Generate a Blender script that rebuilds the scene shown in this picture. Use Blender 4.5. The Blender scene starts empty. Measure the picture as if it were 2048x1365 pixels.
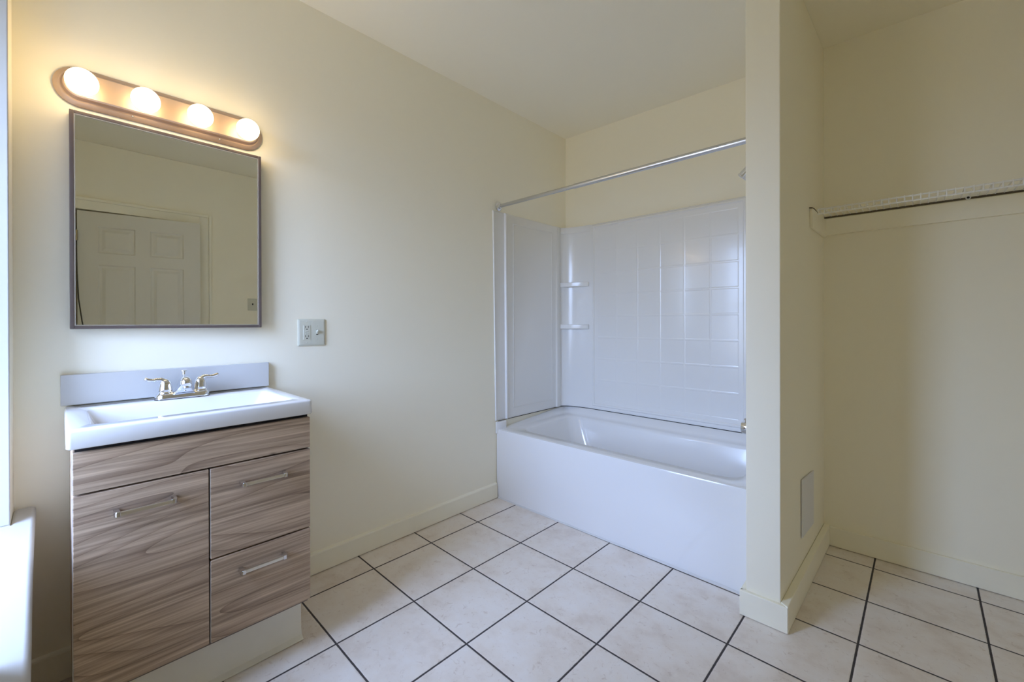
import bpy, bmesh, math, random
from mathutils import Vector, Matrix
random.seed(7)
S = bpy.context.scene
COL = S.collection

# ---------------------------------------------------------------- camera
F_PX, YAW, PITCH, ROLL = 853.85, 0.756812, -0.002176, -0.002315
CAM = Vector((2.01121, -0.36513, 1.16262))
PPX, PPY = 1024.464, 647.229
cam_data = bpy.data.cameras.new('camera')
cam = bpy.data.objects.new('camera', cam_data); COL.objects.link(cam)
fw = Vector((-math.sin(YAW) * math.cos(PITCH), math.cos(YAW) * math.cos(PITCH), math.sin(PITCH)))
rt = fw.cross(Vector((0, 0, 1))).normalized(); up = rt.cross(fw)
cr, sr = math.cos(ROLL), math.sin(ROLL)
r2, u2 = cr * rt + sr * up, -sr * rt + cr * up
m = Matrix((r2, u2, -fw)).transposed().to_4x4(); m.translation = CAM
cam.matrix_world = m
cam_data.sensor_fit = 'HORIZONTAL'; cam_data.sensor_width = 36.0
cam_data.lens = F_PX / 2048 * 36
cam_data.shift_x = -(PPX - 1024) / 2048
cam_data.shift_y = (PPY - 682.5) / 2048
cam_data.clip_start = 0.01
S.camera = cam

# ---------------------------------------------------------------- room numbers
WL = -0.015            # left wall plane
WR = 2.70              # right wall plane
NEAR = -0.465          # wall with the window
BACK = 2.403           # wall behind the tub
CLOSET = 2.388         # wall behind the shelf
WX0, WX1, WZ0, WZ1 = 0.145, 0.90, 0.592, 2.20    # window opening
def ceil_z(x): return 2.622 - 0.0165 * x
SKY, GROUND, BULB = 18.0, 3.0, 12.8

# ---------------------------------------------------------------- view, sky, window portal
S.view_settings.view_transform = 'Standard'; S.view_settings.look = 'None'
S.view_settings.gamma = 1.0; S.view_settings.exposure = 0.0
S.view_settings.use_curve_mapping = False
S.cycles.use_denoising = True; S.cycles.use_adaptive_sampling = True; S.cycles.adaptive_threshold = 0.03
S.cycles.max_bounces = 16; S.cycles.diffuse_bounces = 14; S.cycles.glossy_bounces = 6
S.cycles.transparent_max_bounces = 12
S.cycles.caustics_reflective = False; S.cycles.caustics_refractive = False

world = bpy.data.worlds.new('sky'); S.world = world; world.use_nodes = True
nt = world.node_tree; nt.nodes.clear()
wo = nt.nodes.new('ShaderNodeOutputWorld'); bg = nt.nodes.new('ShaderNodeBackground')
tc = nt.nodes.new('ShaderNodeTexCoord'); sx = nt.nodes.new('ShaderNodeSeparateXYZ')
rp = nt.nodes.new('ShaderNodeValToRGB')
mr = nt.nodes.new('ShaderNodeMapRange'); mr.inputs[1].default_value = -1; mr.inputs[2].default_value = 1
nt.links.new(tc.outputs['Generated'], sx.inputs[0]); nt.links.new(sx.outputs['Z'], mr.inputs[0])
nt.links.new(mr.outputs[0], rp.inputs[0])
e = rp.color_ramp.elements
g = GROUND / SKY
e[0].position = 0.46; e[0].color = (g * 1.05, g, g * .9, 1)
e[1].position = 0.54; e[1].color = (0.54, 0.74, 1.18, 1)
hi_ = e.new(0.70); hi_.color = (0.84, 1.16, 1.95, 1)
nt.links.new(rp.outputs[0], bg.inputs[0]); bg.inputs[1].default_value = SKY
nt.links.new(bg.outputs[0], wo.inputs[0])

pl = bpy.data.lights.new('window_daylight', 'AREA'); pl.shape = 'RECTANGLE'
pl.size = WX1 - WX0; pl.size_y = WZ1 - WZ0; pl.cycles.is_portal = True
po = bpy.data.objects.new('window_daylight', pl); COL.objects.link(po)
po.location = ((WX0 + WX1) / 2, NEAR - 0.585, (WZ0 + WZ1) / 2)
po.rotation_euler = (math.radians(90), 0, 0)      # faces +y, into the room

# ---------------------------------------------------------------- materials
def new_mat(name):
    mt = bpy.data.materials.new(name); mt.use_nodes = True
    return mt, mt.node_tree, mt.node_tree.nodes['Principled BSDF']
def N(t, kind, **kw):
    n = t.nodes.new(kind)
    for k, v in kw.items():
        if k in n.inputs: n.inputs[k].default_value = v
        else: setattr(n, k, v)
    return n
def plain(name, col, rough=0.5, metal=0.0, coat=0.0, bump=0.0, bscale=60, vary=0.0, vscale=4):
    mt, t, b = new_mat(name)
    b.inputs['Base Color'].default_value = (*col, 1); b.inputs['Roughness'].default_value = rough
    b.inputs['Metallic'].default_value = metal
    if coat: b.inputs['Coat Weight'].default_value = coat; b.inputs['Coat Roughness'].default_value = 0.05
    c = N(t, 'ShaderNodeTexCoord')
    if bump:
        n = N(t, 'ShaderNodeTexNoise', Scale=bscale, Detail=3.0)
        t.links.new(c.outputs['Object'], n.inputs['Vector'])
        bp = N(t, 'ShaderNodeBump', Strength=bump, Distance=0.002)
        t.links.new(n.outputs[0], bp.inputs['Height']); t.links.new(bp.outputs[0], b.inputs['Normal'])
    if vary:
        n = N(t, 'ShaderNodeTexNoise', Scale=vscale, Detail=4.0)
        t.links.new(c.outputs['Object'], n.inputs['Vector'])
        mx = N(t, 'ShaderNodeMix', data_type='RGBA')
        mx.inputs[6].default_value = (*[v * (1 - vary) for v in col], 1)
        mx.inputs[7].default_value = (*[min(1, v * (1 + vary)) for v in col], 1)
        t.links.new(n.outputs[0], mx.inputs[0]); t.links.new(mx.outputs[2], b.inputs['Base Color'])
    return mt
M = {}
M['wall'] = plain('cream_wall_paint', (0.915, 0.872, 0.722), 0.5, bump=0.05, bscale=25, vary=0.012, vscale=2)
M['ceil'] = plain('ceiling_paint', (0.905, 0.864, 0.733), 0.7, bump=0.08, bscale=30)
M['trim'] = plain('cream_trim_paint', (0.90, 0.865, 0.72), 0.35, bump=0.2, bscale=18, vary=0.03, vscale=9)
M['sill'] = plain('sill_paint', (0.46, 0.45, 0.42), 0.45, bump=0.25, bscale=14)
M['door'] = plain('door_paint', (0.72, 0.70, 0.62), 0.4)
M['porcelain'] = plain('tub_enamel', (0.80, 0.80, 0.80), 0.12, coat=0.3)
M['surround'] = plain('surround_acrylic', (0.80, 0.80, 0.79), 0.20, coat=0.12)
M['counter'] = plain('cultured_marble', (0.75, 0.75, 0.75), 0.12, coat=0.4)
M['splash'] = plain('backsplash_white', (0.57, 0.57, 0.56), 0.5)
M['chrome'] = plain('chrome', (0.80, 0.81, 0.84), 0.08, 1.0)
M['steel'] = plain('brushed_steel', (0.62, 0.62, 0.63), 0.26, 1.0)
M['nickel'] = plain('satin_handle', (0.78, 0.75, 0.68), 0.30, 1.0)
M['lampmetal'] = plain('champagne_metal', (0.55, 0.415, 0.32), 0.48, 0.6, bump=0.05, bscale=200)
M['frame'] = plain('mirror_frame', (0.135, 0.105, 0.095), 0.4, 0.3)
M['frame_in'] = plain('mirror_frame_lip', (0.72, 0.70, 0.68), 0.25, 0.8)
M['mirror'] = plain('mirror_glass', (0.92, 0.935, 0.88), 0.0, 1.0)
M['almond'] = plain('almond_plastic', (0.62, 0.62, 0.52), 0.35)
M['dark'] = plain('dark_gap', (0.012, 0.010, 0.010), 0.8)
M['black'] = plain('black_slot', (0.008, 0.008, 0.008), 0.6)
M['wire'] = plain('white_wire_coating', (0.88, 0.88, 0.86), 0.35)
M['hook_railshade'] = plain('brown_hook_railshade', (0.10, 0.080, 0.050), 0.6)
M['edge'] = plain('panel_edge_band', (0.58, 0.56, 0.56), 0.35)
M['vinyl'] = plain('vinyl_cove', (0.80, 0.775, 0.69), 0.35, vary=0.06, vscale=12)
M['panelwhite'] = plain('access_panel_white', (0.74, 0.74, 0.76), 0.4)
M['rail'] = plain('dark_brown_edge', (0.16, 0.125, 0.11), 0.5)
M['caulk'] = plain('caulk', (0.66, 0.66, 0.66), 0.4)
M['brass'] = plain('old_brass', (0.42, 0.36, 0.22), 0.4, 0.8)
M['cord'] = plain('dark_cord', (0.06, 0.055, 0.035), 0.5)
M['outer'] = plain('sash_paint', (0.78, 0.78, 0.78), 0.4)

mt, t, b = new_mat('glowing_globe'); t.nodes.remove(b)
em = N(t, 'ShaderNodeEmission', Strength=BULB); em.inputs[0].default_value = (1.0, 0.73, 0.39, 1)
t.links.new(em.outputs[0], t.nodes['Material Output'].inputs[0]); M['globe'] = mt

mt, t, b = new_mat('window_glass'); t.nodes.remove(b)
tr = N(t, 'ShaderNodeBsdfTransparent'); gl = N(t, 'ShaderNodeBsdfGlossy', Roughness=0.02)
mx = N(t, 'ShaderNodeMixShader', Fac=0.06)
t.links.new(tr.outputs[0], mx.inputs[1]); t.links.new(gl.outputs[0], mx.inputs[2])
t.links.new(mx.outputs[0], t.nodes['Material Output'].inputs[0]); M['glass'] = mt

def wood_mat():
    mt, t, b = new_mat('grey_brown_wood')
    c = N(t, 'ShaderNodeTexCoord'); oi = N(t, 'ShaderNodeObjectInfo')
    off = N(t, 'ShaderNodeVectorMath', operation='SCALE'); off.inputs[3].default_value = 7.0
    cx = N(t, 'ShaderNodeCombineXYZ'); t.links.new(oi.outputs['Random'], cx.inputs[1]); t.links.new(oi.outputs['Random'], cx.inputs[2])
    t.links.new(cx.outputs[0], off.inputs[0])
    ad = N(t, 'ShaderNodeVectorMath', operation='ADD')
    t.links.new(c.outputs['Object'], ad.inputs[0]); t.links.new(off.outputs[0], ad.inputs[1])
    def mapped(sc):
        mp = N(t, 'ShaderNodeMapping'); mp.inputs['Scale'].default_value = sc
        t.links.new(ad.outputs[0], mp.inputs[0]); return mp
    m1 = mapped((2.0, 1.05, 6.0))
    n1 = N(t, 'ShaderNodeTexNoise', Scale=1.0, Detail=1.0, Roughness=0.35, Distortion=0.12); t.links.new(m1.outputs[0], n1.inputs['Vector'])
    mul = N(t, 'ShaderNodeMath', operation='MULTIPLY'); mul.inputs[1].default_value = 11.0; t.links.new(n1.outputs[0], mul.inputs[0])
    fr = N(t, 'ShaderNodeMath', operation='FRACT'); t.links.new(mul.outputs[0], fr.inputs[0])
    r1 = N(t, 'ShaderNodeValToRGB'); t.links.new(fr.outputs[0], r1.inputs[0])
    el = r1.color_ramp.elements
    el[0].position = 0.0; el[0].color = (0.242, 0.169, 0.118, 1)
    el[1].position = 1.0; el[1].color = (0.451, 0.339, 0.241, 1)
    q = el.new(0.07); q.color = (0.353, 0.257, 0.183, 1)
    q = el.new(0.45); q.color = (0.490, 0.372, 0.269, 1)
    q = el.new(0.90); q.color = (0.430, 0.324, 0.231, 1)
    m2 = mapped((6.0, 1.5, 60.0))
    n2 = N(t, 'ShaderNodeTexNoise', Scale=1.4, Detail=5.0, Roughness=0.6); t.links.new(m2.outputs[0], n2.inputs['Vector'])
    m3 = mapped((10.0, 3.0, 210.0))
    n3 = N(t, 'ShaderNodeTexNoise', Scale=1.0, Detail=3.0); t.links.new(m3.outputs[0], n3.inputs['Vector'])
    r2_ = N(t, 'ShaderNodeValToRGB'); t.links.new(n2.outputs[0], r2_.inputs[0])
    r2_.color_ramp.elements[0].position = 0.30; r2_.color_ramp.elements[0].color = (0.62, 0.58, 0.56, 1)
    r2_.color_ramp.elements[1].position = 0.58; r2_.color_ramp.elements[1].color = (1.08, 1.06, 1.04, 1)
    r3 = N(t, 'ShaderNodeValToRGB'); t.links.new(n3.outputs[0], r3.inputs[0])
    r3.color_ramp.elements[0].position = 0.3; r3.color_ramp.elements[0].color = (0.76, 0.75, 0.74, 1)
    r3.color_ramp.elements[1].position = 0.66; r3.color_ramp.elements[1].color = (1.14, 1.14, 1.14, 1)
    x1 = N(t, 'ShaderNodeMix', data_type='RGBA', blend_type='MULTIPLY'); x1.inputs[0].default_value = 1
    x2 = N(t, 'ShaderNodeMix', data_type='RGBA', blend_type='MULTIPLY'); x2.inputs[0].default_value = 1
    t.links.new(r1.outputs[0], x1.inputs[6]); t.links.new(r2_.outputs[0], x1.inputs[7])
    t.links.new(x1.outputs[2], x2.inputs[6]); t.links.new(r3.outputs[0], x2.inputs[7])
    # knots
    m4 = mapped((1.0, 5.0, 9.0))
    vo = N(t, 'ShaderNodeTexVoronoi', Scale=1.0); t.links.new(m4.outputs[0], vo.inputs['Vector'])
    r4 = N(t, 'ShaderNodeValToRGB'); t.links.new(vo.outputs['Distance'], r4.inputs[0])
    r4.color_ramp.elements[0].position = 0.03; r4.color_ramp.elements[0].color = (0.45, 0.42, 0.40, 1)
    r4.color_ramp.elements[1].position = 0.075; r4.color_ramp.elements[1].color = (1, 1, 1, 1)
    x3 = N(t, 'ShaderNodeMix', data_type='RGBA', blend_type='MULTIPLY'); x3.inputs[0].default_value = 1
    t.links.new(x2.outputs[2], x3.inputs[6]); t.links.new(r4.outputs[0], x3.inputs[7])
    t.links.new(x3.outputs[2], b.inputs['Base Color'])
    b.inputs['Roughness'].default_value = 0.42
    bp = N(t, 'ShaderNodeBump', Strength=0.12, Distance=0.001)
    t.links.new(n3.outputs[0], bp.inputs['Height']); t.links.new(bp.outputs[0], b.inputs['Normal'])
    return mt
M['wood'] = wood_mat()

def tile_mat():
    mt, t, b = new_mat('beige_floor_tile')
    U, V, GX, A, B_ = 0.34, 0.32673, -0.19528, -0.013582, -0.009676
    ca, sa, cb, sb = math.cos(A), math.sin(A), math.cos(B_), math.sin(B_)
    det = (U * ca) * (V * cb) - (-V * sb) * (U * sa)
    i1, i2, j1, j2 = V * cb / det, V * sb / det, -U * sa / det, U * ca / det
    g_ = N(t, 'ShaderNodeNewGeometry'); s = N(t, 'ShaderNodeSeparateXYZ'); t.links.new(g_.outputs['Position'], s.inputs[0])
    def M_(op, a, bb=None):
        n = N(t, 'ShaderNodeMath', operation=op)
        for k, v in enumerate((a, bb)):
            if v is None: continue
            if isinstance(v, (int, float)): n.inputs[k].default_value = v
            else: t.links.new(v, n.inputs[k])
        return n.outputs[0]
    xs = M_('SUBTRACT', s.outputs['X'], GX)
    I = M_('ADD', M_('MULTIPLY', xs, i1), M_('MULTIPLY', s.outputs['Y'], i2))
    J = M_('ADD', M_('MULTIPLY', xs, j1), M_('MULTIPLY', s.outputs['Y'], j2))
    def edge(v, pitch):       # metres to the nearest joint
        f = M_('FRACT', M_('ADD', v, 20.0))
        return M_('MULTIPLY', M_('MINIMUM', f, M_('SUBTRACT', 1.0, f)), pitch)
    d = M_('MINIMUM', edge(I, U), edge(J, V))
    wob = N(t, 'ShaderNodeTexNoise', Scale=55.0, Detail=3.0); t.links.new(g_.outputs['Position'], wob.inputs['Vector'])
    d = M_('ADD', d, M_('MULTIPLY', M_('SUBTRACT', wob.outputs[0], 0.5), 0.0016))
    msk = N(t, 'ShaderNodeMapRange'); msk.inputs[1].default_value = 0.0028; msk.inputs[2].default_value = 0.0042
    t.links.new(d, msk.inputs[0])
    # tile body
    cid = N(t, 'ShaderNodeCombineXYZ')
    t.links.new(M_('FLOOR', I), cid.inputs[0]); t.links.new(M_('FLOOR', J), cid.inputs[1])
    wn = N(t, 'ShaderNodeTexWhiteNoise', noise_dimensions='3D'); t.links.new(cid.outputs[0], wn.inputs['Vector'])
    mp = N(t, 'ShaderNodeVectorMath', operation='MULTIPLY_ADD'); mp.inputs[1].default_value = (1, 1, 1)
    t.links.new(g_.outputs['Position'], mp.inputs[0])
    sc = N(t, 'ShaderNodeVectorMath', operation='SCALE'); sc.inputs[3].default_value = 9.0
    t.links.new(wn.outputs['Color'], sc.inputs[0]); t.links.new(sc.outputs[0], mp.inputs[2])
    n1 = N(t, 'ShaderNodeTexNoise', Scale=7.0, Detail=6.0, Roughness=0.62); t.links.new(mp.outputs[0], n1.inputs['Vector'])
    r1 = N(t, 'ShaderNodeValToRGB'); t.links.new(n1.outputs[0], r1.inputs[0])
    el = r1.color_ramp.elements
    el[0].position = 0.32; el[0].color = (0.69, 0.61, 0.535, 1)
    el[1].position = 0.66; el[1].color = (0.81, 0.765, 0.72, 1)
    q = el.new(0.47); q.color = (0.775, 0.71, 0.645, 1)
    n2 = N(t, 'ShaderNodeTexNoise', Scale=38.0, Detail=4.0, Roughness=0.7, Distortion=1.2); t.links.new(mp.outputs[0], n2.inputs['Vector'])
    r2_ = N(t, 'ShaderNodeValToRGB'); t.links.new(n2.outputs[0], r2_.inputs[0])
    r2_.color_ramp.elements[0].position = 0.28; r2_.color_ramp.elements[0].color = (0.80, 0.75, 0.71, 1)
    r2_.color_ramp.elements[1].position = 0.42; r2_.color_ramp.elements[1].color = (1, 1, 1, 1)
    x1 = N(t, 'ShaderNodeMix', data_type='RGBA', blend_type='MULTIPLY'); x1.inputs[0].default_value = 1
    t.links.new(r1.outputs[0], x1.inputs[6]); t.links.new(r2_.outputs[0], x1.inputs[7])
    x2 = N(t, 'ShaderNodeMix', data_type='RGBA'); x2.inputs[6].default_value = (0.052, 0.045, 0.046, 1)
    t.links.new(msk.outputs[0], x2.inputs[0]); t.links.new(x1.outputs[2], x2.inputs[7])
    t.links.new(x2.outputs[2], b.inputs['Base Color'])
    rr = N(t, 'ShaderNodeMix', data_type='FLOAT'); rr.inputs[2].default_value = 0.85; rr.inputs[3].default_value = 0.36
    t.links.new(msk.outputs[0], rr.inputs[0]); t.links.new(rr.outputs[0], b.inputs['Roughness'])
    prof = N(t, 'ShaderNodeMapRange'); prof.inputs[1].default_value = 0.002; prof.inputs[2].default_value = 0.007
    t.links.new(d, prof.inputs[0])
    bp = N(t, 'ShaderNodeBump', Strength=0.6, Distance=0.002)
    t.links.new(prof.outputs[0], bp.inputs['Height'])
    bp2 = N(t, 'ShaderNodeBump', Strength=0.06, Distance=0.002)
    t.links.new(n1.outputs[0], bp2.inputs['Height']); t.links.new(bp.outputs[0], bp2.inputs['Normal'])
    t.links.new(bp2.outputs[0], b.inputs['Normal'])
    return mt
M['floor'] = tile_mat()

# ---------------------------------------------------------------- builders
def link(name, bm, mat, parent=None, root=None, smooth=False, bevel=0.0, seg=2, auto=None):
    base = Vector((0, 0, 0))
    if root is not None: base = Vector(root.location)
    bmesh.ops.recalc_face_normals(bm, faces=bm.faces)
    if base.length: bmesh.ops.translate(bm, verts=bm.verts, vec=-base)
    me = bpy.data.meshes.new(name); bm.to_mesh(me); bm.free()
    o = bpy.data.objects.new(name, me); COL.objects.link(o)
    if mat is not None: me.materials.append(M[mat])
    if parent is not None: o.parent = parent
    if bevel:
        md = o.modifiers.new('bevel', 'BEVEL'); md.width = bevel; md.segments = seg; md.limit_method = 'ANGLE'; md.angle_limit = math.radians(40)
        md.harden_normals = False
    if smooth or bevel:
        for p in me.polygons: p.use_smooth = True
        a = math.radians(auto if auto else 40)
        bm2 = bmesh.new(); bm2.from_mesh(me)
        for ed in bm2.edges:
            if len(ed.link_faces) == 2 and ed.calc_face_angle(0) > a and not bevel: ed.smooth = False
        bm2.to_mesh(me); bm2.free()
        if bevel:
            wn = o.modifiers.new('normals', 'WEIGHTED_NORMAL'); wn.keep_sharp = True
    return o
def thing(name, label, cat, loc, group=None):
    o = bpy.data.objects.new(name, None); COL.objects.link(o); o.empty_display_size = 0.05
    o.location = loc; o['label'] = label; o['category'] = cat
    if group: o['group'] = group
    return o
def tag(o, label, cat, group=None):
    o['label'] = label; o['category'] = cat
    if group: o['group'] = group
    return o
def struct(name, bm, mat, label=None, **kw):
    o = link(name, bm, mat, **kw); o['kind'] = 'structure'
    if label: o['label'] = label
    return o
def B(): return bmesh.new()
def box(bm, x0, x1, y0, y1, z0, z1):
    v = [bm.verts.new(p) for p in ((x0,y0,z0),(x1,y0,z0),(x1,y1,z0),(x0,y1,z0),(x0,y0,z1),(x1,y0,z1),(x1,y1,z1),(x0,y1,z1))]
    for f in ((0,3,2,1),(4,5,6,7),(0,1,5,4),(1,2,6,5),(2,3,7,6),(3,0,4,7)): bm.faces.new([v[i] for i in f])
    return bm
def prism(bm, poly, z0, z1):
    a = [bm.verts.new((x, y, z0)) for x, y in poly]
    zt = z1 if callable(z1) else (lambda x, y: z1)
    c = [bm.verts.new((x, y, zt(x, y))) for x, y in poly]
    bm.faces.new(a[::-1]); bm.faces.new(c); n = len(poly)
    for i in range(n): bm.faces.new((a[i], a[(i+1) % n], c[(i+1) % n], c[i]))
    return bm
def loft(bm, loops, cap0=True, cap1=True, closed=True):
    vs = [[bm.verts.new(p) for p in lp] for lp in loops]
    for A, C in zip(vs, vs[1:]):
        n = len(A)
        for i in range(n if closed else n - 1):
            j = (i + 1) % n
            bm.faces.new((A[i], A[j], C[j], C[i]))
    if cap0: bm.faces.new(vs[0][::-1])
    if cap1: bm.faces.new(vs[-1])
    return bm
def tube(bm, path, rad, seg=12, caps=True, flat=None):
    P = [Vector(p) for p in path]
    R = rad if isinstance(rad, (list, tuple)) else [rad] * len(P)
    loops = []; prev = None
    for i, p in enumerate(P):
        d = (P[min(i+1, len(P)-1)] - P[max(i-1, 0)]).normalized()
        if prev is None:
            ref = Vector((0, 0, 1)) if abs(d.z) < 0.9 else Vector((1, 0, 0))
            u = d.cross(ref).normalized()
        else:
            u = (prev - d * prev.dot(d)).normalized()
        prev = u; w = d.cross(u)
        fl = flat[i] if flat else 1.0
        loops.append([p + R[i] * (math.cos(a) * u + math.sin(a) * w * fl) for a in [2 * math.pi * k / seg for k in range(seg)]])
    return loft(bm, loops, caps, caps)
def lathe(bm, prof, origin, axis=(0, 0, 1), seg=28, cap=True):
    ax = Vector(axis).normalized(); ref = Vector((0, 0, 1)) if abs(ax.z) < 0.9 else Vector((1, 0, 0))
    u = ax.cross(ref).normalized(); w = ax.cross(u); O = Vector(origin)
    loops = [[O + ax * h + max(r, 1e-4) * (math.cos(a) * u + math.sin(a) * w) for a in [2 * math.pi * k / seg for k in range(seg)]] for r, h in prof]
    return loft(bm, loops, cap, cap)
def rrect(x0, x1, y0, y1, r, z, n=8):
    pts = []
    for cx_, cy_, a0 in ((x1-r, y1-r, 0), (x0+r, y1-r, 90), (x0+r, y0+r, 180), (x1-r, y0+r, 270)):
        for k in range(n + 1):
            a = math.radians(a0 + 90 * k / n)
            x, y = cx_ + r * math.cos(a), cy_ + r * math.sin(a)
            pts.append((x, y, z(x, y) if callable(z) else z))
    return pts
def sphere(bm, c, r, seg=32, rings=16, sc=(1, 1, 1)):
    mtx = Matrix.Translation(c) @ Matrix.Diagonal((*sc, 1))
    bmesh.ops.create_uvsphere(bm, u_segments=seg, v_segments=rings, radius=r, matrix=mtx); return bm
def frame_faces(bm, to3d, us, vs, panels, prof):
    """sheet in (u,v,depth) with moulded panels; prof = [(inset, depth), ...]"""
    us = sorted(set(us)); vs = sorted(set(vs)); grid = {}
    def V(u, v, d):
        k = (round(u, 5), round(v, 5), round(d, 5))
        if k not in grid: grid[k] = bm.verts.new(to3d(u, v, d))
        return grid[k]
    for a, b_ in zip(us, us[1:]):
        for c, d in zip(vs, vs[1:]):
            mu, mv = (a + b_) / 2, (c + d) / 2
            if any(p[0] < mu < p[1] and p[2] < mv < p[3] for p in panels): continue
            bm.faces.new((V(a, c, 0), V(b_, c, 0), V(b_, d, 0), V(a, d, 0)))
    for u0, u1, v0, v1 in panels:
        ring = [V(u0, v0, 0), V(u1, v0, 0), V(u1, v1, 0), V(u0, v1, 0)]
        for ins, dep in prof:
            nx = [bm.verts.new(to3d(*p, dep)) for p in ((u0+ins, v0+ins), (u1-ins, v0+ins), (u1-ins, v1-ins), (u0+ins, v1-ins))]
            for i in range(4): bm.faces.new((ring[i], ring[(i+1) % 4], nx[(i+1) % 4], nx[i]))
            ring = nx
        bm.faces.new(ring)
    return bm

# ================================================================ SETTING
struct('floor', box(B(), WL - .3, WR + .3, NEAR - .62, BACK + .2, -0.1, 0), 'floor', 'beige square floor tiles with dark grout lines')
bm = B()
cz = [(WL - .3, NEAR - .62), (WR + .3, NEAR - .62), (WR + .3, BACK + .2), (WL - .3, BACK + .2)]
lo = [bm.verts.new((x, y, ceil_z(x))) for x, y in cz]; hi = [bm.verts.new((x, y, 2.8)) for x, y in cz]
bm.faces.new(lo); bm.faces.new(hi[::-1])
for i in range(4): bm.faces.new((lo[i], lo[(i+1) % 4], hi[(i+1) % 4], hi[i]))
struct('ceiling', bm, 'ceil', 'plain cream painted ceiling')
struct('wall_left', box(B(), WL - .15, WL, NEAR - .62, BACK + .2, 0, ceil_z(WL - .15)), 'wall', 'cream wall behind the vanity and mirror')
struct('wall_back', prism(B(), [(WL - .15, BACK), (1.59, BACK), (1.59, CLOSET), (WR + .15, CLOSET), (WR + .15, BACK + .2), (WL - .15, BACK + .2)], 0, lambda x, y: ceil_z(x)), 'wall', 'cream wall behind the bathtub and closet')
PT = 1.500     # free end of the partition
struct('wall_partition', prism(B(), [(1.522, PT), (1.641, PT), (1.661, CLOSET + .01), (1.515, BACK + .01)], 0, lambda x, y: ceil_z(x)), 'wall', 'cream stub wall between the bathtub and closet', bevel=0.004)
# right wall with the door opening
DY0, DY1, DZ = -0.285, 0.492, 2.045
bm = B()
box(bm, WR, WR + .14, NEAR - .62, DY0, 0, ceil_z(WR + .14)); box(bm, WR, WR + .14, DY1, BACK + .2, 0, ceil_z(WR + .14)); box(bm, WR, WR + .14, DY0, DY1, DZ, ceil_z(WR + .14))
struct('wall_right', bm, 'wall', 'cream wall with the panelled door, seen in the mirror')
struct('wall_light_stop', box(B(), WR + .14, WR + .2, NEAR, 0.9, 0, 2.5), 'wall')  # unseen slab added behind the doorway to keep sky light out
# near wall with the window opening, recess deepened to dim sill and backsplash
bm = B(); Y0, Y1 = NEAR - .60, NEAR
box(bm, WL - .15, WX0, Y0, Y1, 0, ceil_z(WX0)); box(bm, WX1, WR + .15, Y0, Y1, 0, ceil_z(WR + .15))
box(bm, WX0, WX1, Y0, Y1, 0, WZ0 - .035); box(bm, WX0, WX1, Y0, Y1, WZ1, ceil_z(WX1))
struct('wall_window', bm, 'wall', 'cream wall with the deep window beside the vanity')

# baseboards
def board(poly_in, h=0.10, t=0.006):
    return prism(B(), poly_in, 0, h)
bm = B()
pr = [(WL, 0.0045), (0.0, 0.0045), (0.0, 0.092), (-0.003, 0.097), (WL, 0.101)]
loft(bm, [[(x, y, z) for x, z in pr] for y in (NEAR, 1.618)])
struct('baseboard_left', bm, 'trim', 'cream baseboard between vanity and bathtub')
bm = B()
prism(bm, [(1.503, 1.482), (1.668, 1.482), (1.645, PT), (1.503, PT)], 0.0022, 0.100)
prism(bm, [(1.503, 1.482), (1.522, PT), (1.519, 1.620), (1.503, 1.620)], 0, 0.100)
prism(bm, [(1.668, 1.482), (1.688, CLOSET), (1.662, CLOSET), (1.641, PT)], 0.0022, 0.104)
struct('baseboard_partition', bm, 'trim', 'chipped cream baseboard wrapped around the stub wall', bevel=0.003)
struct('baseboard_back', prism(B(), [(1.662, CLOSET), (WR, CLOSET), (WR, CLOSET - .017), (1.688, CLOSET - .017)], 0.0025, 0.100), 'trim', 'cream baseboard along the closet back wall', bevel=0.003)
struct('baseboard_right', prism(B(), [(WR, 0.60), (WR, CLOSET - .017), (WR - .017, CLOSET - .017), (WR - .017, 0.60)], 0, 0.100), 'trim', bevel=0.003)

# window (light source behind the camera; its jamb and sill show at the left edge)
wr = bpy.data.objects.new('window_1', None); COL.objects.link(wr); wr.location = ((WX0 + WX1) / 2, NEAR, WZ0)
wr['kind'] = 'structure'; wr['label'] = 'deep white window beside the vanity, only its jamb and sill in view'
bm = B(); box(bm, WX0 - .004, WX0 + .004, Y0 + .12, NEAR + .001, WZ0, WZ1); box(bm, WX1 - .004, WX1 + .004, Y0 + .12, NEAR + .001, WZ0, WZ1); box(bm, WX0, WX1, Y0 + .12, NEAR + .001, WZ1 - .004, WZ1 + .004)
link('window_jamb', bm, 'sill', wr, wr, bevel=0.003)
bm = B()
sp = [(WL + .012, -0.419), (0.25, -0.4155), (0.50, -0.411), (0.87, -0.402), (1.10, -0.397), (1.10, NEAR), (WX1, NEAR), (WX1, Y0 + .1), (WX0, Y0 + .1), (WX0, NEAR), (WL + .012, NEAR)]
prism(bm, sp, WZ0 - .035, WZ0)
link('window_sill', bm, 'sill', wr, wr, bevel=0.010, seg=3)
bm = B(); fy0, fy1 = Y0 + .06, Y0 + .11; zc = (WZ0 + WZ1) / 2
for a0, a1, c0, c1 in ((WX0, WX0+.05, WZ0, WZ1), (WX1-.05, WX1, WZ0, WZ1), (WX0+.05, WX1-.05, WZ0, WZ0+.06), (WX0+.05, WX1-.05, WZ1-.05, WZ1), (WX0+.05, WX1-.05, zc-.025, zc+.025)):
    box(bm, a0, a1, fy0, fy1, c0, c1)
fr_o = link('window_frame', bm, 'outer', wr, wr, bevel=0.003)
for c0, c1 in ((WZ0+.06, zc-.025), (zc+.025, WZ1-.05)):
    link('window_pane', box(B(), WX0+.05, WX1-.05, fy0+.02, fy0+.024, c0, c1), 'glass', fr_o, wr)

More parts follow.
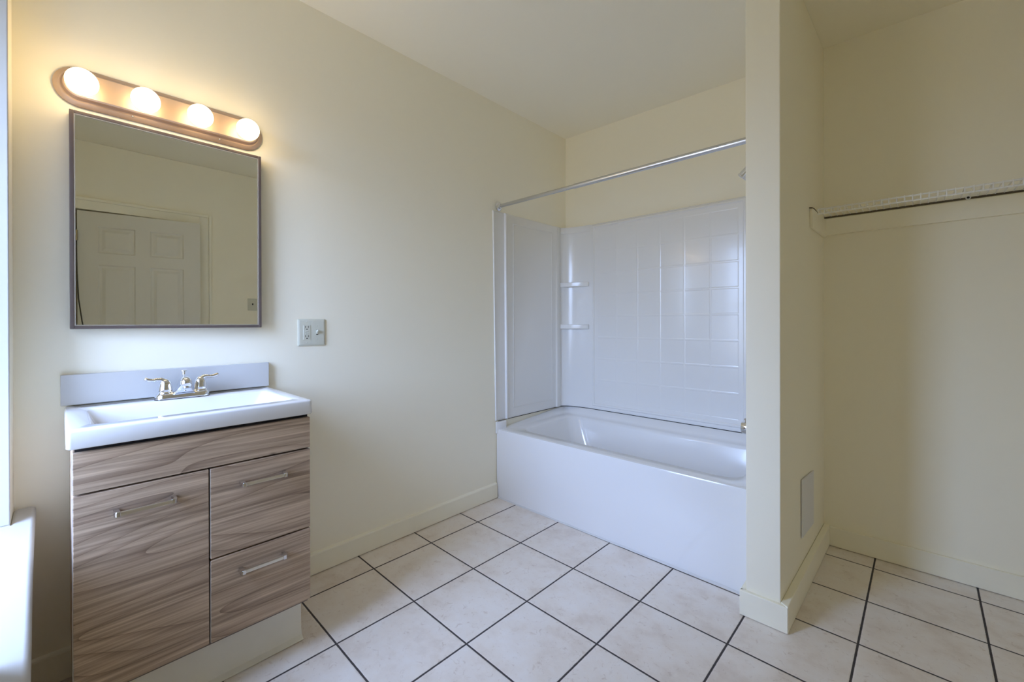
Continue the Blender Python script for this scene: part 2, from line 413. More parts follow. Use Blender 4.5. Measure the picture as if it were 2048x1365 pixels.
# door in the right wall, a little ajar, seen in the mirror
dr = bpy.data.objects.new('door_1', None); COL.objects.link(dr)
HX, HY = WR - .003, -0.274
dr.location = (HX, HY, 0.008); dr['kind'] = 'structure'; dr['label'] = 'white six-panel door standing slightly ajar, seen in the mirror'
ang = math.asin(0.11 / 0.762); DW, DH, DT = 0.762, 2.026, 0.035
def d3(u, v, d):     # u along the door from the hinge, v up, d depth into the leaf
    return (HX - u * math.sin(ang) + d * math.cos(ang), HY + u * math.cos(ang) + d * math.sin(ang), 0.008 + v)
cols = [(0.115, 0.335), (0.427, 0.647)]; rows = [(0.235, 0.800), (0.925, 1.615), (1.705, 1.915)]
pan = [(a, b_, c, d) for a, b_ in cols for c, d in rows]
bm = frame_faces(B(), d3, [0, DW] + [x for p in pan for x in p[:2]], [0, DH] + [x for p in pan for x in p[2:]], pan, [(0.008, 0.009), (0.022, 0.009), (0.042, 0.002)])
ev = [bm.verts.new(d3(*p)) for p in ((0, 0, DT), (DW, 0, DT), (DW, DH, DT), (0, DH, DT))]
bm.faces.new(ev)
fv = [bm.verts.new(d3(*p)) for p in ((0, 0, 0), (DW, 0, 0), (DW, DH, 0), (0, DH, 0))]
for i in range(4): bm.faces.new((fv[i], fv[(i+1) % 4], ev[(i+1) % 4], ev[i]))
link('door_leaf', bm, 'door', dr, dr)
for hz in (0.20, 1.05, 1.80):
    bm = B(); lathe(bm, [(0.008, 0), (0.008, 0.076)], (HX - .006, HY - .004, hz)); lathe(bm, [(0.005, 0.076), (0.003, 0.083)], (HX - .006, HY - .004, hz))
    link('hinge', bm, 'brass', dr, dr, smooth=True)
bm = B(); kx, ky, kz = d3(0.70, 0.92, 0)
lathe(bm, [(0.030, 0), (0.030, 0.006), (0.012, 0.010), (0.011, 0.035), (0.026, 0.045), (0.028, 0.058), (0.016, 0.068)], (kx, ky, kz), (-math.cos(ang), -math.sin(ang), 0))
link('door_knob', bm, 'brass', dr, dr, smooth=True)
# casing around it
bm = B(); T0, T1 = WR - .020, WR
for y0, y1, z0, z1 in ((DY0 - .09, DY0, 0, DZ + .09), (DY1, DY1 + .09, 0, DZ + .09), (DY0, DY1, DZ, DZ + .09)):
    box(bm, T0, T1, y0, y1, z0, z1)
for y0, y1, z0, z1 in ((DY0 - .09, DY0 - .068, 0, DZ + .09), (DY1 + .068, DY1 + .09, 0, DZ + .09), (DY0 - .068, DY1 + .068, DZ + .068, DZ + .09)):
    box(bm, T0 - .012, T0, y0, y1, z0, z1)
struct('trim_1', bm, 'trim', 'cream moulded casing around the door, seen in the mirror', bevel=0.004)

# ================================================================ VANITY
VY0, VY1 = -0.345, 0.242
FX = 0.450
v = thing('vanity_cabinet', 'grey-brown woodgrain vanity cabinet under the white sink top', 'cabinet', (0.22, (VY0 + VY1) / 2, 0))
bm = B(); X0 = WL + .003
box(bm, X0, 0.428, VY0, VY0 + .016, 0.172, 0.838); box(bm, X0, 0.428, VY1 - .016, VY1, 0.172, 0.838)
box(bm, X0, 0.428, VY0 + .016, VY1 - .016, 0.172, 0.188); box(bm, X0, X0 + .006, VY0 + .016, VY1 - .016, 0.188, 0.838)
link('carcass', bm, 'wood', v, v, bevel=0.0015)
link('gap_shade_sheet', box(B(), 0.4282, 0.4312, VY0 + .004, VY1 - .002, 0.186, 0.8385), 'dark', v, v)  # black sheet painting the shade in the gaps between the fronts
def front_panel(name, y0, y1, z0, z1):
    o = link(name, box(B(), 0.4315, FX, y0, y1, z0, z1), 'wood', v, v, bevel=0.0018, seg=2)
    e_ = link('edge_band', box(B(), 0.4318, FX - .0016, y0 - .0012, y0 + .0001, z0 + .002, z1 - .002), 'edge', o, v)
    return o
front_panel('false_drawer_front', VY0, VY1, 0.7225, 0.829)
dd = front_panel('door', VY0, -0.0565, 0.185, 0.7175)
d1 = front_panel('drawer', -0.0520, VY1, 0.4415, 0.7175)
d2 = front_panel('drawer', -0.0520, VY1, 0.185, 0.4365)
def pull(parent, y0, y1, z):
    bm = B(); xo, xi = FX + 0.0315, FX + 0.0235
    box(bm, xi, xo, y0 + .012, y1 - .012, z - .0050, z + .0050)          # the flat grip bar
    n0 = len(bm.faces)
    for a, b_, s_ in ((y0, y0 + .0135, 1), (y1, y1 - .0135, -1)):          # the two chrome end posts
        pr_ = [(FX + .0002, a), (xo - .005, a), (xo + .0012, a + s_ * .005), (xo + .0012, b_), (xi - .002, b_), (FX + .0002, b_ - s_ * .002)]
        loft(bm, [[(x, y, z - .0068) for x, y in pr_], [(x, y, z + .0068) for x, y in pr_]])
    bm.faces.ensure_lookup_table()
    for f_ in bm.faces[n0:]: f_.material_index = 1
    o = link('handle', bm, 'nickel', parent, v, bevel=0.0010)
    o.data.materials.append(M['chrome']); return o
pull(dd, -0.270, -0.136, 0.657)
pull(d1, 0.023, 0.160, 0.654)
pull(d2, 0.020, 0.157, 0.380)
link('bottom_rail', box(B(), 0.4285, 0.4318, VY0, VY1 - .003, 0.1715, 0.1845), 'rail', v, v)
link('toe_kick', box(B(), 0.02, 0.352, VY0 + .01, VY1 - .004, 0.0, 0.172), 'wood', v, v)
# vinyl cove base with its flared foot
prof = [(0.3525, 0.150), (0.3560, 0.150), (0.3565, 0.070), (0.3585, 0.035), (0.3640, 0.014), (0.3760, 0.0055), (0.3810, 0.0035), (0.3805, 0.0020), (0.3525, 0.0020)]
bm = B(); loft(bm, [[(x - (0.004 if y < -.2 else 0), y, z) for x, z in prof] for y in (VY0 + .01, -0.1, 0.1, VY1 + .002)])
link('vinyl_cove_base', bm, 'vinyl', v, v, smooth=True)['label'] = 'off-white vinyl cove strip along the cabinet foot'

# sink top
CT, CB = 0.891, 0.8415
CX1, CY0, CY1 = 0.463, -0.357, 0.247
c = thing('sink_top', 'white one-piece sink top with a rectangular basin on the vanity', 'sink', (0.22, -0.055, CB))
bm = B()
outer = lambda d, r, z: rrect(WL + .002 + d * .2, CX1 - d, CY0 + d, CY1 - d, r, z, 6)
basin = lambda d, r, z: rrect(0.105 + d, 0.402 - d, -0.308 + d, 0.203 - d, r, z, 6)
bw = lambda x0, x1, y0, y1, r, z: rrect(x0, x1, y0, y1, r, z, 6)
loops = [outer(0.004, 0.008, CB), outer(0.0, 0.010, CB + .004), outer(0.0, 0.010, CT - .006), outer(0.002, 0.010, CT - .0015), outer(0.006, 0.012, CT),
         bw(0.102, 0.406, -0.312, 0.206, 0.022, CT), bw(0.106, 0.402, -0.307, 0.201, 0.022, CT - .004),
         bw(0.118, 0.392, -0.290, 0.182, 0.030, CT - .045), bw(0.130, 0.378, -0.262, 0.150, 0.04, CT - .075), bw(0.160, 0.350, -0.220, 0.11, 0.05, CT - .085), bw(0.24, 0.27, -0.07, -0.04, 0.012, CT - .090)]
loft(bm, loops, cap0=True, cap1=True)
link('sink_basin_top', bm, 'counter', c, c, smooth=True, auto=60)
bm = B(); lathe(bm, [(0.022, 0.0), (0.021, 0.003), (0.012, 0.003), (0.011, 0.001)], (0.255, -0.055, CT - .0895))
link('drain', bm, 'chrome', c, c, smooth=True)
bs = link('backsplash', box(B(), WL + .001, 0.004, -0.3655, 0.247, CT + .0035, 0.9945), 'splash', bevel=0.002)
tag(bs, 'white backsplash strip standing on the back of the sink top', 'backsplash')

# faucet
FXc, FYc, FZ = 0.064, -0.057, CT
f = thing('faucet', 'chrome two-lever faucet at the back of the white sink top', 'faucet', (FXc, FYc, FZ))
bm = B()
st = lambda d, z: [(FXc + p[0], FYc + p[1], z) for p in rrect(-0.026 + d, 0.026 - d, -0.081 + d, 0.079 - d, 0.0245 - d, 0, 8)]
loft(bm, [st(0.0, FZ + .002), st(0.0, FZ + .012), st(0.003, FZ + .020), st(0.007, FZ + .022)])
link('deck_plate', bm, 'chrome', f, f, smooth=True, auto=50)
link('gasket', loft(B(), [st(-0.001, FZ + .0002), st(-0.001, FZ + .0022)]), 'black', f, f)
for s in (-1, 1):
    hy = FYc + s * 0.051
    bm = B()
    lathe(bm, [(0.0235, 0.021), (0.0235, 0.026), (0.021, 0.028), (0.0215, 0.031), (0.0205, 0.045), (0.0175, 0.058), (0.012, 0.068), (0.005, 0.073), (0.0005, 0.074)], (FXc, hy, FZ))
    ln = 0.056 if s < 0 else 0.056
    tube(bm, [(FXc, hy + s * .001, FZ + .062), (FXc + .001, hy + s * .012, FZ + .0715), (FXc + .002, hy + s * .026, FZ + .0725), (FXc + .003, hy + s * (ln - .022), FZ + .0700), (FXc + .004, hy + s * (ln - .008), FZ + .0735), (FXc + .005, hy + s * ln, FZ + .0785), (FXc + .005, hy + s * (ln + .002), FZ + .0790)],
         [0.010, 0.0085, 0.0058, 0.0060, 0.0068, 0.0058, 0.002], 12)
    link('lever_handle', bm, 'chrome', f, f, smooth=True, auto=60)
bm = B()   # spout: flared skirt rising to a domed outlet
sk = []
for z, x0, x1, hw in ((0.018, -0.020, 0.030, 0.034), (0.030, -0.018, 0.036, 0.025), (0.042, -0.016, 0.052, 0.018), (0.050, -0.014, 0.066, 0.0165)):
    sk.append([(FXc + p[0], FYc + p[1], FZ + z) for p in rrect(x0, x1, -hw, hw, min(0.010, hw * .6), 0, 5)])
for z, x0, x1, hw in ((0.056, -0.012, 0.070, 0.0165), (0.064, -0.004, 0.069, 0.0165), (0.071, 0.010, 0.065, 0.0150), (0.0765, 0.022, 0.058, 0.0115), (0.0795, 0.034, 0.050, 0.006)):
    sk.append([(FXc + p[0], FYc + p[1], FZ + z) for p in rrect(x0, x1, -hw, hw, min(0.016, hw * .95), 0, 5)])
loft(bm, sk)
so = link('spout', bm, 'chrome', f, f, smooth=True, auto=70)
link('aerator', lathe(B(), [(0.0105, 0), (0.0105, 0.010), (0.008, 0.0102)], (FXc + .052, FYc, FZ + .049), (0.25, 0, -1)), 'steel', so, f, smooth=True)
link('indicator_button', sphere(B(), (FXc + .0345, FYc, FZ + .029), 0.004, 12, 8), 'steel', so, f, smooth=True)
bm = B(); lx = FXc - .010; ly = FYc + .004
tube(bm, [(lx, ly, FZ + .02), (lx, ly, FZ + .082)], 0.0022, 8)
lathe(bm, [(0.0045, 0.080), (0.0050, 0.084), (0.0050, 0.090), (0.0035, 0.092), (0.0035, 0.094), (0.0105, 0.0955), (0.0105, 0.0985), (0.004, 0.0995)], (lx, ly, FZ), seg=16)
link('lift_rod', bm, 'chrome', f, f, smooth=True)

# ================================================================ MIRROR CABINET AND LIGHT BAR
MX = 0.020
my0, my1, mz0, mz1 = -0.3435, 0.2135, 1.1445, 1.858
mo = thing('wall_mirror', 'rectangular mirror in a thin brown metal frame above the sink', 'mirror', (WL, (my0 + my1) / 2, mz0))
link('mirror_body', box(B(), WL + .001, MX - .006, my0 + .002, my1 - .002, mz0 + .002, mz1 - .002), 'frame', mo, mo)
fw_ = 0.0105
bm = B()
for y0, y1, z0, z1 in ((my0, my0 + fw_, mz0, mz1), (my1 - fw_, my1, mz0, mz1), (my0 + fw_, my1 - fw_, mz0, mz0 + fw_), (my0 + fw_, my1 - fw_, mz1 - fw_, mz1)):
    box(bm, WL + .006, MX + .004, y0, y1, z0, z1)
mf = link('frame', bm, 'frame', mo, mo, bevel=0.0015)
bm = B(); a0 = fw_; a1 = fw_ + .003
for y0, y1, z0, z1 in ((my0 + a0, my0 + a1, mz0 + a0, mz1 - a0), (my1 - a1, my1 - a0, mz0 + a0, mz1 - a0), (my0 + a1, my1 - a1, mz0 + a0, mz0 + a1), (my0 + a1, my1 - a1, mz1 - a1, mz1 - a0)):
    box(bm, MX - .004, MX + .003, y0, y1, z0, z1)
link('inner_lip', bm, 'frame_in', mf, mo)
link('mirror_glass', box(B(), MX - .005, MX, my0 + a0, my1 - a0, mz0 + a0, mz1 - a0), 'mirror', mo, mo)

LY, LZ, LL, LHh = -0.0768, 1.947, 0.6075, 0.0645
lt = thing('vanity_light', 'champagne metal light bar with four lit globes above the mirror', 'lamp', (WL, LY, LZ))
def pill(ins, x, n=14):
    r = LHh - ins; cy_ = LL / 2 - LHh; pts = []
    for sgn, a0 in ((1, -90), (-1, 90)):
        for k in range(n + 1):
            a = math.radians(a0 + 180 * k / n)
            pts.append((x, LY + sgn * cy_ + r * math.cos(a), LZ + r * math.sin(a)))
    return pts
bm = B()
loft(bm, [pill(0, WL + .001), pill(0.0, WL + .008), pill(0.004, WL + .012), pill(0.013, WL + .016), pill(0.018, WL + .015), pill(0.020, WL + .017), pill(0.022, WL + .034), pill(0.026, WL + .038)])
link('back_plate', bm, 'lampmetal', lt, lt, smooth=True, auto=28)
BX = 0.070
for k in range(4):
    by = -0.0805 + (k - 1.5) * 0.1560; bz = 1.9375
    so_ = link('socket', lathe(B(), [(0.022, 0), (0.022, 0.012), (0.016, 0.013), (0.016, 0.02)], (WL + .038, by, bz), (1, 0, 0)), 'lampmetal', lt, lt, smooth=True)
    link('globe_bulb', sphere(B(), (BX, by, bz), 0.0400, 40, 24), 'globe', lt, lt, smooth=True)
for sgn in (-1, 1):
    link('screw', sphere(B(), (WL + .016, LY + sgn * 0.13 + 0.02, LZ - 0.0525), 0.0035, 10, 6), 'steel', lt, lt, smooth=True)

# ================================================================ OUTLET ON THE LEFT WALL
oy0, oy1, oz0, oz1 = 0.3692, 0.4925, 1.0575, 1.1805
ot = thing('outlet_plate', 'almond wall plate with a power outlet and toggle switch beside the mirror', 'outlet', (WL, (oy0 + oy1) / 2, (oz0 + oz1) / 2))
bm = B()
def orr(ins, x): return [(x, p[0], p[1]) for p in rrect(oy0 + ins, oy1 - ins, oz0 + ins, oz1 - ins, 0.004, 0, 3)]
loft(bm, [orr(0, WL + .0005), orr(0, WL + .003), orr(0.005, WL + .0065), orr(0.009, WL + .007)])
link('plate', bm, 'almond', ot, ot, smooth=True, auto=50)
cyo, cys, czo = oy0 + 0.0385, oy1 - 0.0385, (oz0 + oz1) / 2
bm = B(); box(bm, WL + .005, WL + .0085, cyo - .0165, cyo + .0165, czo - .0335, czo + .0335)
ro = link('receptacle', bm, 'almond', ot, ot, bevel=0.0012)
for dz in (0.021, -0.021):
    for sgn in (-1, 1):
        link('slot', box(B(), WL + .0084, WL + .0090, cyo + sgn * .0065 - .001, cyo + sgn * .0065 + .001, czo + dz, czo + dz + .009), 'black', ro, ot)
    link('ground_hole', lathe(B(), [(0.0026, 0), (0.0026, 0.0006)], (WL + .0084, cyo, czo + dz - .006), (1, 0, 0), 12), 'black', ro, ot)
for dz in (0.0036, -0.0060):
    link('test_button', box(B(), WL + .0084, WL + .0098, cyo - .0075, cyo + .0075, czo + dz - .001, czo + dz + .0035), 'almond', ro, ot, bevel=0.0005)
link('switch_slot', box(B(), WL + .006, WL + .0073, cys - .0045, cys + .0045, czo - .012, czo + .012), 'dark', ot, ot)
bm = B(); loft(bm, [[(WL + x, cys + sy * w, czo + z + sz * h) for sy, sz in ((-1, -1), (1, -1), (1, 1), (-1, 1))] for x, z, w, h in ((0.0065, 0.0, 0.0042, 0.0105), (0.012, 0.004, 0.0036, 0.0065), (0.021, 0.010, 0.003, 0.003))])
link('toggle', bm, 'almond', ot, ot, bevel=0.0008)
for yy, zz in ((cyo, 0.048), (cyo, -0.048), (cys, 0.030), (cys, -0.030)):
    link('screw', sphere(B(), (WL + .0066, yy, czo + zz), 0.003, 10, 6, (0.4, 1, 1)), 'almond', ot, ot, smooth=True)

# ================================================================ BATHTUB
TX0, TX1, TYF, TYB = WL + .003, 1.510, 1.622, BACK - .014
tb = thing('bathtub', 'white alcove bathtub with a plain apron below the surround', 'bathtub', (0.75, 2.0, 0))
ZR, ZL = 0.456, 0.508
def zl(x, y): return ZL if y > TYF + .012 else ZR - .003
def zl2(x, y): return (ZR + .018) if y > TYF + .03 else ZR
n_ = 10
loops = [rrect(TX0, TX1, TYF + .006, TYB, 0.004, 0.0, n_), rrect(TX0, TX1, TYF + .004, TYB, 0.004, 0.05, n_), rrect(TX0, TX1, TYF, TYB, 0.004, 0.16, n_), rrect(TX0, TX1, TYF, TYB, 0.006, ZR - .014, n_),
         rrect(TX0, TX1, TYF + .003, TYB, 0.008, zl, n_), rrect(TX0 + .012, TX1 - .012, TYF + .012, TYB - .012, 0.02, lambda x, y: ZL - .003 if y > TYF + .04 else ZR, n_),
         rrect(TX0 + .036, TX1 - .03, TYF + .022, TYB - .034, 0.04, lambda x, y: ZR + .014 if y > TYF + .08 else ZR, n_),
         rrect(TX0 + .060, TX1 - .04, TYF + .040, TYB - .050, 0.05, ZR, n_),
         rrect(0.108, 1.440, 1.712, 2.312, 0.085, ZR - .001, n_), rrect(0.116, 1.434, 1.719, 2.304, 0.085, ZR - .007, n_), rrect(0.124, 1.430, 1.725, 2.297, 0.09, ZR - .024, n_),
         rrect(0.200, 1.405, 1.750, 2.272, 0.10, 0.25, n_), rrect(0.255, 1.385, 1.770, 2.252, 0.11, 0.15, n_), rrect(0.300, 1.350, 1.805, 2.215, 0.11, 0.115, n_), rrect(0.40, 1.30, 1.88, 2.14, 0.10, 0.105, n_)]
bm = B(); loft(bm, loops)
link('tub_shell', bm, 'porcelain', tb, tb, smooth=True, auto=50)
bm = B(); ends = [(TX0 - .001, 1.612), (TX0 + .010, 1.612), (TX0 + .028, 1.640), (TX0 + .030, 1.69), (TX0 - .001, 1.69)]
prism(bm, ends, ZR - .03, ZL - .003)
link('rim_end', bm, 'porcelain', tb, tb, bevel=0.006, seg=3)
bm = B()
pts = [0.0 + 1.5 * k / 40 for k in range(41)]
rows_ = []
for k, x in enumerate(pts):
    h = 0.006 + 0.004 * random.random(); w = 0.005 + 0.003 * random.random()
    rows_.append([(x, TYF + .008, 0.0005), (x, TYF - w + .004, 0.0005), (x, TYF + .004 - w * .4, h * .7), (x, TYF + .006, h)])
loft(bm, rows_)
link('caulk_bead', bm, 'caulk', tb, tb, smooth=True)
link('overflow_plate', lathe(B(), [(0.035, 0), (0.033, 0.006), (0.01, 0.009)], (1.416, 2.01, 0.34), (-1, 0, 0.15)), 'chrome', tb, tb, smooth=True)

# ================================================================ TUB SURROUND
su = thing('tub_surround', 'glossy white tub surround panels with embossed squares and corner shelves', 'tub surround', (0.75, 2.2, 0.51))
SZ0, SZ1 = 0.511, 1.902
# left panel: flange, ridge, flat field with border, ridge
XP = WL + .004
bm = B()
lp = [(WL + .001, 1.590), (XP + .006, 1.592), (XP + .006, 1.602), (XP + .003, 1.606), (XP + .003, 1.695), (XP + .016, 1.699), (XP + .017, 1.706), (XP + .014, 1.716), (XP + .010, 1.722), (XP + .010, 2.252), (XP + .018, 2.262), (XP + .018, 2.296), (XP + .012, 2.312), (WL + .001, 2.318)]
loft(bm, [[(x, y + .022 * max(0, (1.75 - y) / .16), SZ0) for x, y in lp], [(x, y, SZ1 - .012) for x, y in lp], [(WL + (x - WL) * .6, y, SZ1) for x, y in lp]])
link('left_panel', bm, 'surround', su, su, smooth=True, auto=35, bevel=0.0)
bm = B()   # raised inner border line of the left panel
for y0, y1, z0, z1 in ((1.775, 1.781, 0.575, 1.845), (2.205, 2.211, 0.575, 1.845), (1.781, 2.205, 0.575, 0.581), (1.781, 2.205, 1.839, 1.845)):
    box(bm, XP + .0095, XP + .0118, y0, y1, z0, z1)
link('panel_border', bm, 'surround', su, su, bevel=0.001)
# corner column: concave sweep from the left wall to the back wall
YP = BACK - .004
bm = B(); arc = []
c0, c1 = (XP + .012, 2.310), (0.218, YP - .010)
for k in range(17):
    a = math.radians(180 - 90 * k / 16)
    arc.append((c1[0] + (c1[0] - c0[0]) * math.cos(a), c0[1] + (c1[1] - c0[1]) * math.sin(a)))
outl = arc + [(0.218, BACK - .001), (WL + .001, BACK - .001), (WL + .001, 2.31)]
loft(bm, [[(x, y, SZ0) for x, y in outl], [(x, y, SZ1 - .004) for x, y in outl]])
link('corner_column', bm, 'surround', su, su, smooth=True, auto=40)
bm = B(); mid = [(x + .004, y - .004) for x, y in arc]
loft(bm, [[(x, y, SZ1 - .052) for x, y in [(p[0]+.001, p[1]-.001) for p in arc] + arc[::-1]], [(x, y, SZ1 - .048) for x, y in mid + arc[::-1]], [(x, y, SZ1 - .002) for x, y in mid + arc[::-1]]])
link('corner_header', bm, 'surround', su, su, smooth=True, auto=40)
for zt in (1.470, 1.146):
    ch = [(c0[0] + .002, c0[1] - .006), (c1[0] - .004, c1[1] - .010)]
    md_ = ((ch[0][0] + ch[1][0]) / 2 + .012, (ch[0][1] + ch[1][1]) / 2 - .016)
    fr_ = [((1-t_)**2 * ch[0][0] + 2*t_*(1-t_) * md_[0] + t_**2 * ch[1][0], (1-t_)**2 * ch[0][1] + 2*t_*(1-t_) * md_[1] + t_**2 * ch[1][1]) for t_ in [k / 10 for k in range(11)]]
    poly = fr_ + [(0.21, BACK - .006), (WL + .006, BACK - .006), (WL + .006, c0[1])]
    link('corner_shelf', prism(B(), poly, zt - .034, zt), 'surround', su, su, bevel=0.004)
# back panel with embossed squares
bx0, bx1 = 0.216, 1.508
bm = B()
us = [0.282 + 0.1622 * k for k in range(7)]; vs = [0.576 + 0.1584 * k for k in range(9)]
pan = []
for a, b_ in zip(us, us[1:]):
    for c_, d_ in zip(vs, vs[1:]):
        pan.append((a + .0035, b_ - .0035, c_ + .0035, d_ - .0035))
def s3(u, v_, d): return (u, YP - .012 - d, v_)
frame_faces(bm, s3, [0.262, 1.276] + [x for p in pan for x in p[:2]], [0.556, 1.870] + [x for p in pan for x in p[2:]], pan, [(0.0045, -0.0007)])
# frame around it, stepped out, with a top and side roll
ring = lambda i, d: [(0.262 - i, YP - d, 0.556 - i), (1.276 + i, YP - d, 0.556 - i), (1.276 + i, YP - d, 1.870 + i), (0.262 - i, YP - d, 1.870 + i)]
loft(bm, [ring(0, .012), ring(0.006, .018), ring(0.016, .018), ring(0.022, .010)], False, False)
f0 = [(0.240, YP - .010, 0.534), (1.298, YP - .010, 0.534), (1.298, YP - .010, 1.892), (0.240, YP - .010, 1.892)]
f1 = [(bx0, YP - .010, SZ0), (bx1, YP - .010, SZ0), (bx1, YP - .010, SZ1 - .004), (bx0, YP - .010, SZ1 - .004)]
f2 = [(bx0, BACK - .001, SZ0), (bx1, BACK - .001, SZ0), (bx1, BACK - .001, SZ1), (bx0, BACK - .001, SZ1)]
loft(bm, [f0, f1, f2], False, False)
link('back_panel', bm, 'surround', su, su, smooth=True, auto=4)
# right panel on the stub wall (mostly out of view)
rx = 1.512
bm = B(); rpoly = [(rx + .001, 1.640), (rx - .010, 1.645), (rx - .010, 2.300), (rx - .03, 2.36), (rx - .03, YP - .011), (rx + .001, YP - .011)]
loft(bm, [[(x, y, SZ0) for x, y in rpoly], [(x, y, SZ1) for x, y in rpoly]])
link('right_panel', bm, 'surround', su, su, bevel=0.003)
jp = [(XP + .013, 1.625), (XP + .013, 2.30)] + [(x + .002, y - .002) for x, y in arc[1:-1]] + [(0.23, YP - .012), (1.50, YP - .012)]
link('dark_joint', tube(B(), [(x, y, SZ0 - .0012) for x, y in jp], 0.0020, 6), 'dark', su, su)
# ================================================================ SHOWER FITTINGS
RY, RZ = 1.648, 1.938
rd = thing('shower_rod', 'straight chrome shower curtain rod above the bathtub', 'shower rod', (0.75, RY, RZ))
bm = B(); tube(bm, [(WL + .004, RY, RZ), (0.62, RY, RZ)], 0.0118, 20); 
link('outer_tube', bm, 'steel', rd, rd, smooth=True)
link('inner_tube', tube(B(), [(0.60, RY, RZ), (1.512, RY, RZ)], 0.0140, 20), 'steel', rd, rd, smooth=True)
for xo, s in ((WL + .001, 1), (1.5185, -1)):
    link('end_flange', lathe(B(), [(0.029, 0), (0.029, 0.004), (0.025, 0.008), (0.018, 0.011), (0.017, 0.022), (0.013, 0.024)], (xo, RY, RZ), (s, 0, 0)), 'chrome', rd, rd, smooth=True)
sh = thing('wall_shower', 'small chrome shower head poking out past the stub wall', 'shower', (1.51, 2.0, 1.97))
link('wall_flange', lathe(B(), [(0.030, 0), (0.028, 0.006), (0.012, 0.010)], (1.513, 2.0, 1.975), (-1, 0, 0)), 'chrome', sh, sh, smooth=True)
link('shower_arm', tube(B(), [(1.515, 2.0, 1.975), (1.48, 2.0, 1.975), (1.455, 2.0, 1.966), (1.420, 2.0, 1.937)], 0.0095, 14), 'chrome', sh, sh, smooth=True)
link('spray_head', lathe(B(), [(0.012, 0), (0.014, 0.008), (0.0235, 0.014), (0.0240, 0.020), (0.0240, 0.060), (0.0265, 0.062), (0.0265, 0.069), (0.023, 0.071), (0.021, 0.068)], (1.424, 2.0, 1.940), (-0.72, 0, -0.70)), 'chrome', sh, sh, smooth=True)
sp_ = thing('tub_spout', 'chrome tub spout just above the tub rim at the stub wall', 'tub spout', (1.50, 2.0, 0.63))
bm = B(); tube(bm, [(1.501, 2.0, 0.637), (1.46, 2.0, 0.636), (1.40, 2.0, 0.632), (1.376, 2.0, 0.630), (1.374, 2.0, 0.630)], [0.030, 0.030, 0.030, 0.0295, 0.0265], 20)
link('spout_body', bm, 'chrome', sp_, sp_, smooth=True, auto=60)
link('diverter_knob', lathe(B(), [(0.004, 0), (0.004, 0.012), (0.007, 0.013), (0.007, 0.020), (0.004, 0.022)], (1.390, 2.0, 0.656)), 'chrome', sp_, sp_, smooth=True)

# ================================================================ CLOSET SIDE
ap = link('access_panel', loft(B(), [[(1.6508, 1.842, .222), (1.6565, 2.090, .205), (1.6565, 2.090, .456), (1.6508, 1.842, .476)], [(1.6548, 1.843, .223), (1.6605, 2.089, .206), (1.6605, 2.089, .455), (1.6548, 1.843, .475)]]), 'panelwhite')
tag(ap, 'small white access panel low on the closet side of the stub wall', 'access panel')
lg = link('shelf_ledger', box(B(), 1.664, WR - .001, CLOSET - .018, CLOSET - .0005, 1.612, 1.697), 'wall', bevel=0.002)
tag(lg, 'long cream board on the closet back wall under the wire shelf', 'shelf support')
bm = B(); prism(bm, [(1.6535, 2.035), (1.6660, 2.035), (1.6745, CLOSET - .0185), (1.6615, CLOSET - .0185)], 1.602, 1.690)
cl = link('shelf_cleat', bm, 'wall', bevel=0.002)
tag(cl, 'short cream board on the stub wall under the end of the wire shelf', 'shelf support')
ws = thing('wire_shelf', 'white coated wire shelf on the closet back wall', 'shelf', (2.18, 2.26, 1.70))
yf, yb, zt, zb = 2.150, CLOSET - .014, 1.7085, 1.6835
xa, xb = 1.670, WR - .004
for nm, y, z, r, mt_ in (('front_rail', yf, zt - .004, 0.0040, 'wire'), ('front_rail', yf + .001, zb, 0.0040, 'wire'), ('back_rail', yb, zt - .0045, 0.0045, 'hook_railshade')):  # back rail's dark brown paints the shaded gap above the ledger
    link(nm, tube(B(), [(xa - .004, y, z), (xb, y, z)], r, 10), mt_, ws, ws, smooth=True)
k = 0; x = xa
wire_mesh = None
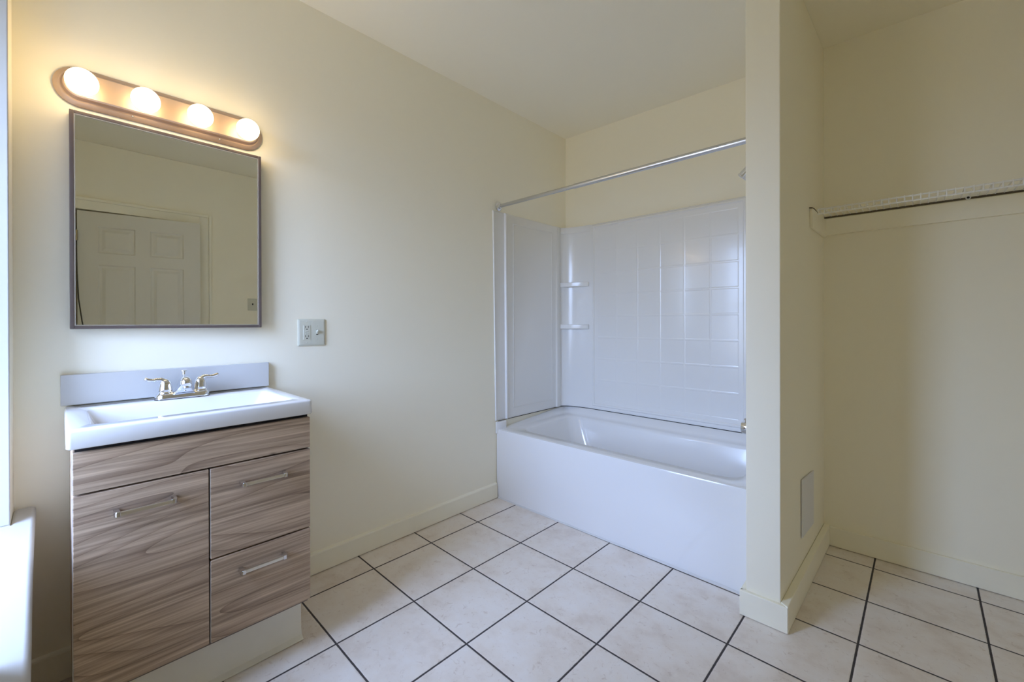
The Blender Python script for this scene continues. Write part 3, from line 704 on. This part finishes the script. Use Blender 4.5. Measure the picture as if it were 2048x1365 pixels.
while x < xb:
    if wire_mesh is None:
        w0 = link('deck_wire', tube(B(), [(x, yb + .004, zt), (x, yf + .006, zt), (x, yf - .001, zt - .0005), (x, yf - .0045, zt - .006), (x, yf - .0045, zb + .003), (x, yf - .002, zb - .003)], 0.0024, 7), 'wire', ws, ws, smooth=True)
        wire_mesh = w0; x0_ = x
    else:
        c_ = wire_mesh.copy(); c_.location = (x - x0_, 0, 0); c_.parent = ws; COL.objects.link(c_)
    x += 0.0256
link('end_hook', tube(B(), [(1.6545, 2.022, 1.691), (1.662, 2.030, 1.692), (1.665, 2.07, 1.694), (1.667, 2.13, 1.690), (1.668, yf, zb + .002)], 0.0028, 8), 'hook_railshade', ws, ws, smooth=True)
wc = link('wall_clip', lathe(B(), [(0.0085, 0), (0.0085, 0.012), (0.006, 0.014), (0.005, 0.010)], (2.180, CLOSET - .019, 1.7065), (-0.1, -1, -0.35), 16), 'wire', ws, ws, smooth=True)
link('clip_hole', lathe(B(), [(0.0048, 0), (0.0048, 0.0005)], (2.1786, CLOSET - .0325, 1.7035), (-0.1, -1, -0.35), 12), 'black', wc, ws)

# ================================================================ THINGS SEEN ONLY IN THE MIRROR
sw = thing('light_switch', 'almond single toggle switch plate, seen at right in the mirror', 'switch', (WR, 0.915, 1.342))
bm = B(); loft(bm, [[(WR - x, p[0], p[1]) for p in rrect(0.8735 + i, 0.9545 - i, 1.284 + i, 1.400 - i, 0.004, 0, 3)] for i, x in ((0, .0005), (0, .003), (.005, .0065), (.009, .007))])
link('plate', bm, 'almond', sw, sw, smooth=True, auto=50)
link('toggle', box(B(), WR - .020, WR - .006, 0.910, 0.918, 1.337, 1.353), 'dark', sw, sw, bevel=0.001)
cd = link('hanging_cord', tube(B(), [(WR - .030, -0.278, 1.795), (WR - .032, -0.278, 1.70), (WR - .032, -0.276, 1.55), (WR - .032, -0.268, 1.35), (WR - .032, -0.250, 1.18), (WR - .030, -0.215, 0.95), (WR - .030, -0.205, 0.70)], 0.004, 8), 'cord', smooth=True)
tag(cd, 'thin dark cord hanging below the door hinge, seen in the mirror', 'cord')
